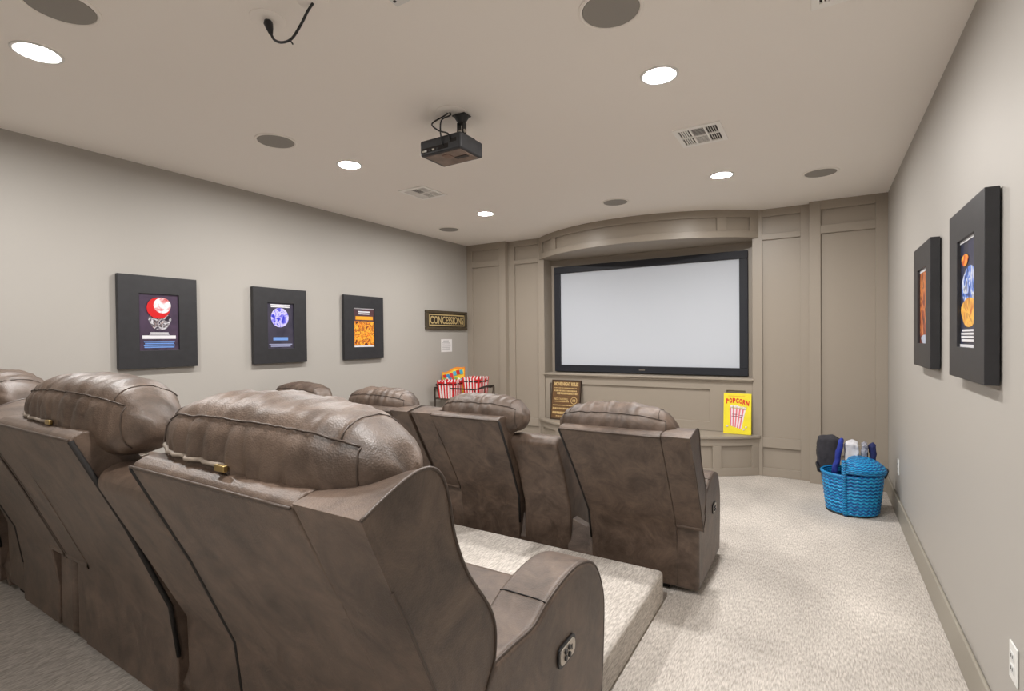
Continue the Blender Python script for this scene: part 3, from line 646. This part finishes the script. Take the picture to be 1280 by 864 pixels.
def rules_board():
    t = tag(empty('rules_board', (-2.745, 5.75, .421)), 'brown wooden movie night rules board leaning at the left end of the bench', 'sign')
    t.rotation_euler = (radians(-9), 0, radians(0))
    BR = mat('board_brown', lin(104, 74, 42), .6, var=.3, scale=14, stretch=(1, 1, 6)); CR = mat('board_cream', lin(214, 184, 126), .6)
    W, Hh = .40, .50
    box('board', -W/2, W/2, 0, .018, 0, Hh, BR, t)
    for a, b, c, d in ((-W/2, W/2, 0, .018), (-W/2, W/2, Hh-.018, Hh), (-W/2, -W/2+.016, .018, Hh-.018), (W/2-.016, W/2, .018, Hh-.018)):
        box('board_edge', a, b, -.006, .018, c, d, mat('board_edge', lin(66, 48, 30), .55), t, bevel=.002, seg=1)
    text_obj('lettering', 'MOVIE NIGHT RULES', CR, t, .05, (0, -.001, .448), width=.33, height=.046, bold=.0015)
    text_obj('lettering', 'NO TALKING', CR, t, .04, (-.06, -.001, .258), width=.19, height=.028)
    random.seed(5)
    for z, hh, x0, x1 in ((.398, .010, -.16, .16), (.362, .018, -.16, .16), (.330, .026, -.12, .16), (.226, .012, -.16, .05), (.180, .012, -.17, .17), (.140, .022, -.17, .17), (.085, .030, -.17, .17), (.045, .012, -.12, .14)):
        x = x0
        while x < x1-.012:
            w_ = random.uniform(.006, .016); box('print_mark', x, x+w_, -.002, .001, z-hh/2*random.uniform(.8, 1), z+hh/2, CR, t); x += w_+random.uniform(.004, .009)
    bm = bmesh.new(); tube_bm(bm, [(.115+.04*cos(2*pi*k/28), -.0005, .245+.04*sin(2*pi*k/28)) for k in range(28)], .004, 5, True); mobj('round_emblem', bm, CR, t)
    for dx in (-.014, 0, .014): box('emblem_mark', .115+dx-.004, .115+dx+.004, -.002, .001, .23, .262, CR, t)
rules_board()

# ------------------------------------------------------------------ concession cart and popcorn boxes
def cart():
    t = tag(empty('serving_cart', (-3.80, 5.10, 0)), 'dark metal serving cart with wire handles in the left corner', 'cart')
    PW = mat('pewter', lin(112, 102, 92), .4, .7); DK = mat('dark_iron', lin(58, 50, 44), .45, .5)
    X, Y = .30, .21
    box('shelf', -X, X, -Y, Y, .70, .72, PW, t, bevel=.004); box('lower_shelf', -X, X, -Y, Y, .25, .27, PW, t, bevel=.004)
    tube('rail_ring', [(-X, -Y, .845), (X, -Y, .845), (X, Y, .845), (-X, Y, .845)], .009, DK, t, closed=True)
    for sx in (-1, 1):
        for sy in (-1, 1): tube('leg', smooth_pts([(sx*X, sy*Y, .845), (sx*X, sy*Y, .72), (sx*X, sy*Y, .3), (sx*(X+.01), sy*(Y+.01), .0)], 4), .009, DK, t)
        hp = smooth_pts([(sx*X, -.12, .845), (sx*(X+.06), -.11, .87), (sx*(X+.075), 0, .875), (sx*(X+.06), .11, .87), (sx*X, .12, .845)], 6)
        tube('handle', hp, .011, DK, t)
        tube('bracket', smooth_pts([(sx*(X+.065), -.09, .865), (sx*(X+.06), -.09, .80), (sx*(X+.03), -.09, .72), (sx*X, -.09, .68)], 6), .006, PW, t)
        tube('bracket', smooth_pts([(sx*(X+.065), .09, .865), (sx*(X+.06), .09, .80), (sx*(X+.03), .09, .72), (sx*X, .09, .68)], 6), .006, PW, t)
cart()
RED = mat('box_red', lin(212, 32, 40), .5); BWH = mat('box_white', lin(240, 234, 232), .5); BDK = mat('box_dark', lin(62, 34, 26), .5)
def popcorn_box(x, y, rz, label, w0=.10, w1=.118, hh=.225):
    t = tag(empty('popcorn_box', (x, y, .7205), rz), label, 'popcorn box', 'striped popcorn boxes')
    n = 11
    for s in range(4):
        ang = s*pi/2
        def P(u, v): # u -1..1 across, v 0..1 up
            h_ = w0+(w1-w0)*v
            q = Vector((u*h_, -h_, v*hh)); return Matrix.Rotation(ang, 3, 'Z') @ q
        for k in range(n):
            a, b = -1+2*k/n, -1+2*(k+1)/n; mid = (a+b)/2
            bm = bmesh.new()
            v = [bm.verts.new(p) for p in (P(a, 0), P(b, 0), P(b, .97), P(mid, 1.03), P(a, .97))]
            bm.faces.new(v); o = mobj('stripe', bm, RED if k % 2 == 0 else BWH, t)
            sd = o.modifiers.new('s', 'SOLIDIFY'); sd.thickness = .002
        for g, m_ in ((.0, RED), (.0015, BDK)):
            bm = bmesh.new(); z0, z1 = (.74, .93) if m_ is RED else (.775, .845)
            for (a, b) in (((-1, 1),) if m_ is RED else ((-.88, -.36), (-.26, .26), (.36, .88))):
                vv = [P(a, z0), P(b, z0), P(b, z1), P(a, z1)]
                off = Matrix.Rotation(ang, 3, 'Z') @ Vector((0, -.0015-g, 0))
                bm.faces.new([bm.verts.new(p+off) for p in vv])
            mobj('band', bm, m_, t)
    bm = bmesh.new(); bm.faces.new([bm.verts.new((sx*w0, sy*w0, .002)) for sx, sy in ((-1, -1), (1, -1), (1, 1), (-1, 1))]); mobj('bottom', bm, BWH, t)
popcorn_box(-3.935, 4.985, radians(8), 'red and white striped popcorn box in front of the colorful candy board', hh=.215)
popcorn_box(-3.665, 5.15, radians(4), 'red and white striped popcorn box standing at the cart end away from the wall', hh=.25)
def candy_board():
    t = tag(empty('candy_board', (-4.02, 5.16, .7205), radians(12)), 'colorful wavy topped board with red and blue tiles behind a popcorn box', 'sign')
    OR = mat('board_orange', lin(240, 150, 50), .5); YL = mat('board_yellow', lin(244, 206, 70), .5)
    def board(nm, m, s, y, dz):
        bm = bmesh.new(); n = 14; pts = [(-.16*s, .0+dz)]
        pts.append((.16*s, dz))
        for k in range(n+1):
            u = 1-2*k/n
            pts.append((u*.16*s, (.345+.035*math.tanh(u*2.2)+.012*cos(u*4))*(s if s < 1 else 1)+dz*0))
        A = [bm.verts.new((x, y, z)) for x, z in pts]; B = [bm.verts.new((x, y+.01, z)) for x, z in pts]
        bm.faces.new(A); bm.faces.new(B[::-1])
        for k in range(len(A)): bm.faces.new((A[k], B[k], B[(k+1) % len(A)], A[(k+1) % len(A)]))
        return mobj(nm, bm, m, t)
    board('board', OR, 1, 0, 0); board('board_face', YL, .93, -.004, .03)
    cs = [lin(214, 40, 40), lin(70, 150, 205), lin(226, 60, 70), lin(90, 190, 215), lin(214, 50, 40), lin(70, 170, 200)]
    for k in range(6):
        u = -.83+k*.33
        o = box('tile', -.021, .021, -.003, .003, -.028, .028, mat('tile%d' % k, cs[k], .4), t)
        o.location = (u*.14, -.007, .275+.035*math.tanh(u*2.2)); o.rotation_euler = (0, radians(-14), 0)
    gs = [lin(130, 190, 90), lin(235, 235, 225), lin(80, 150, 200), lin(225, 90, 60)]
    random.seed(3)
    for k in range(7):
        bm = bmesh.new(); bmesh.ops.create_icosphere(bm, subdivisions=2, radius=.02)
        for v in bm.verts: v.co.y *= .2
        o = mobj('candy', bm, mat('candy%d' % (k % 4), gs[k % 4], .4), t, smooth=True); o.location = (-.12+.04*k, -.007, .222+random.uniform(-.012, .012))
candy_board()

# ------------------------------------------------------------------ blue basket with blankets
def basket():
    bx, by = .205, 4.985
    t = tag(empty('woven_basket', (bx, by, 0)), 'bright blue woven oval basket with half lid on the carpet by the right wall', 'basket')
    def shell(nm, a0, a1, z0, z1, r0, r1, m, off=0.0, rows=9, sx=1.0, sy=.95, par=None, flare=0.0, top=None):
        bm = bmesh.new(); uvl = bm.loops.layers.uv.new('UVMap'); NA, NZ = 64, rows*6
        G = []
        for i in range(NA+1):
            a = a0+(a1-a0)*i/NA; row = []
            for j in range(NZ+1):
                v = j/NZ; z = z0+(z1-z0)*v
                r = r0+(r1-r0)*(v**.8)+off+.006*abs(sin(v*rows*pi))+flare*max(0, v-.8)/.2
                if top: z += top(a)*v
                row.append(bm.verts.new((r*cos(a)*sx, r*sin(a)*sy, z)))
            G.append(row)
        for i in range(NA):
            for j in range(NZ):
                f = bm.faces.new((G[i][j], G[i+1][j], G[i+1][j+1], G[i][j+1]))
                for l, (uu, vv) in zip(f.loops, ((i, j), (i+1, j), (i+1, j+1), (i, j+1))): l[uvl].uv = (uu/NA*(a1-a0)/(2*pi), vv/NZ*(z1-z0)/.35)
        o = mobj(nm, bm, m, par or t, smooth=True)
        s = o.modifiers.new('s', 'SOLIDIFY'); s.thickness = .012; s.offset = -1
        return o
    shell('basket_wall', 0, 2*pi, .012, .315, .172, .205, WEAVE)
    lathe('rim', [(.196, .312), (.204, .306), (.216, .312), (.218, .324), (.208, .332), (.198, .326)], mat('rim_blue', lin(20, 128, 186), .45, var=.3, scale=60, bump=.5, bscale=90), t, n=48, sy=.95)
    lathe('basket_base', [(0, .0), (.176, .0), (.180, .008), (.176, .016), (0, .016)], mat('basket_black', lin(30, 30, 34), .6), t, n=48, sy=.95)
    # wrap of the taller half and its lid, over the right half
    a0, a1 = radians(-104), radians(60)
    shell('outer_wrap', a0, a1, .014, .335, .172, .205, WEAVE, off=.014, rows=11)
    # band edge: vertical plaited strip where the wrap begins
    P = []
    for j in range(15):
        z = .012+.445*j/14; r = .186+.045*min(1, z/.33)
        P.append((r*cos(a0), r*sin(a0)*.95, z))
    bm = bmesh.new(); uvl = bm.loops.layers.uv.new('UVMap'); tube_bm(bm, P, .017, 8)
    for f in bm.faces:
        for l in f.loops: l[uvl].uv = (l.vert.co.x*2, l.vert.co.z*4)
    mobj('plaited_edge', bm, WEAVE, t, smooth=True)
    # lid: half dome with a drooping brim
    bm = bmesh.new(); uvl = bm.loops.layers.uv.new('UVMap'); NA, NR = 48, 14; G = []
    prof = [(0, .452), (.06, .454), (.12, .450), (.17, .438), (.205, .418), (.232, .392), (.240, .372), (.236, .350)]
    prof = smooth2(prof, 3)
    for i in range(NA+1):
        a = a0+(a1-a0)*i/NA
        G.append([bm.verts.new((r*cos(a), r*sin(a)*.95, z-.01*cos(a)*(r/.2))) for r, z in prof])
    for i in range(NA):
        for j in range(len(prof)-1):
            f = bm.faces.new((G[i][j], G[i+1][j], G[i+1][j+1], G[i][j+1])) if True else None
            for l, (uu, vv) in zip(f.loops, ((i, j), (i+1, j), (i+1, j+1), (i, j+1))): l[uvl].uv = (uu/NA*.5, vv/len(prof)*.9)
    bmesh.ops.remove_doubles(bm, verts=bm.verts, dist=1e-5)
    o = mobj('lid', bm, WEAVE, t, smooth=True); s = o.modifiers.new('s', 'SOLIDIFY'); s.thickness = .012; s.offset = -1
    for a in (radians(8), radians(172)):
        c_ = Vector((.222*cos(a), .222*sin(a), .30)); tg = Vector((-sin(a), cos(a), 0))
        tube('handle', smooth_pts([c_-tg*.035, c_-tg*.03+Vector((.02*cos(a), 0, .06)), c_+tg*.03+Vector((.02*cos(a), 0, .06)), c_+tg*.035], 6), .007, BLACK, t)
    def soft(label, x, y, z, sx, sy, sz, rot, m, seed, nm='blanket'):
        bm = bmesh.new(); bmesh.ops.create_cube(bm, size=2); bmesh.ops.subdivide_edges(bm, edges=bm.edges, cuts=11, use_grid_fill=True)
        for v in bm.verts:
            p = v.co.copy(); q = p.normalized()*max(abs(p.x), abs(p.y), abs(p.z))*1.22
            p = p.lerp(q, .38)
            p = Vector((p.x*sx, p.y*sy, p.z*sz))
            d = noise.noise_vector(p*14+Vector((seed, 0, seed)))*.014 + noise.noise_vector(p*38+Vector((0, seed, 0)))*.006
            v.co = p+d
        o = mobj(nm, bm, m, smooth=True); o.location = (x, y, z); o.rotation_euler = rot
        return tag(o, label, 'blanket')
    fab = lambda n, *c: mat(n, lin(*c), .85, var=.15, scale=30, bump=.4, bscale=120)
    soft('charcoal black folded blanket hanging over the rim of the blue basket', .05, 5.235, .395, .085, .05, .165, (0, radians(2), 0), fab('fab_black', 52, 51, 56), 2)
    soft('royal blue blanket squeezed between black and white blankets in the basket', .116, 5.07, .43, .018, .055, .14, (0, radians(9), 0), fab('fab_blue', 38, 56, 150), 5)
    soft('white blanket with grey print stuffed in the blue basket', .210, 5.09, .43, .046, .055, .13, (radians(8), radians(3), 0),
         mat('fab_white', lin(215, 214, 220), .85, scale=11, c2=lin(232, 231, 234), var=.12), 8)
    soft('grey patterned blanket between the white and navy blankets', .302, 5.095, .43, .019, .05, .125, (radians(6), 0, 0), mat('fab_print', lin(110, 112, 130), .85, scale=55, c2=lin(205, 205, 214), var=.2), 9)
    soft('dark navy blanket at the right end of the blue basket', .358, 5.085, .43, .020, .045, .12, (0, 0, 0), fab('fab_navy', 26, 34, 84), 11)
basket()

# ------------------------------------------------------------------ wall outlets
def outlet(y, z, label):
    t = tag(empty('wall_outlet', (XR, y, z), -pi/2), label, 'outlet', 'white duplex wall outlets')
    box('cover_plate', -.038, .038, -.006, 0, -.06, .06, WHITE, t, bevel=.003)
    for zz in (.02, -.02):
        s = box('socket', -.017, .017, -.0085, -.004, zz-.014, zz+.014, mat('socket_white', lin(205, 206, 205), .4), t, bevel=.004)
        for xx in (-.007, .007): box('slot', xx-.0015, xx+.0015, -.0092, -.008, zz-.003, zz+.007, DARK, s)
outlet(2.178, .40, 'white wall outlet low on the right wall away from the basket')
outlet(5.0, .40, 'white wall outlet on the right wall beside the blue basket')
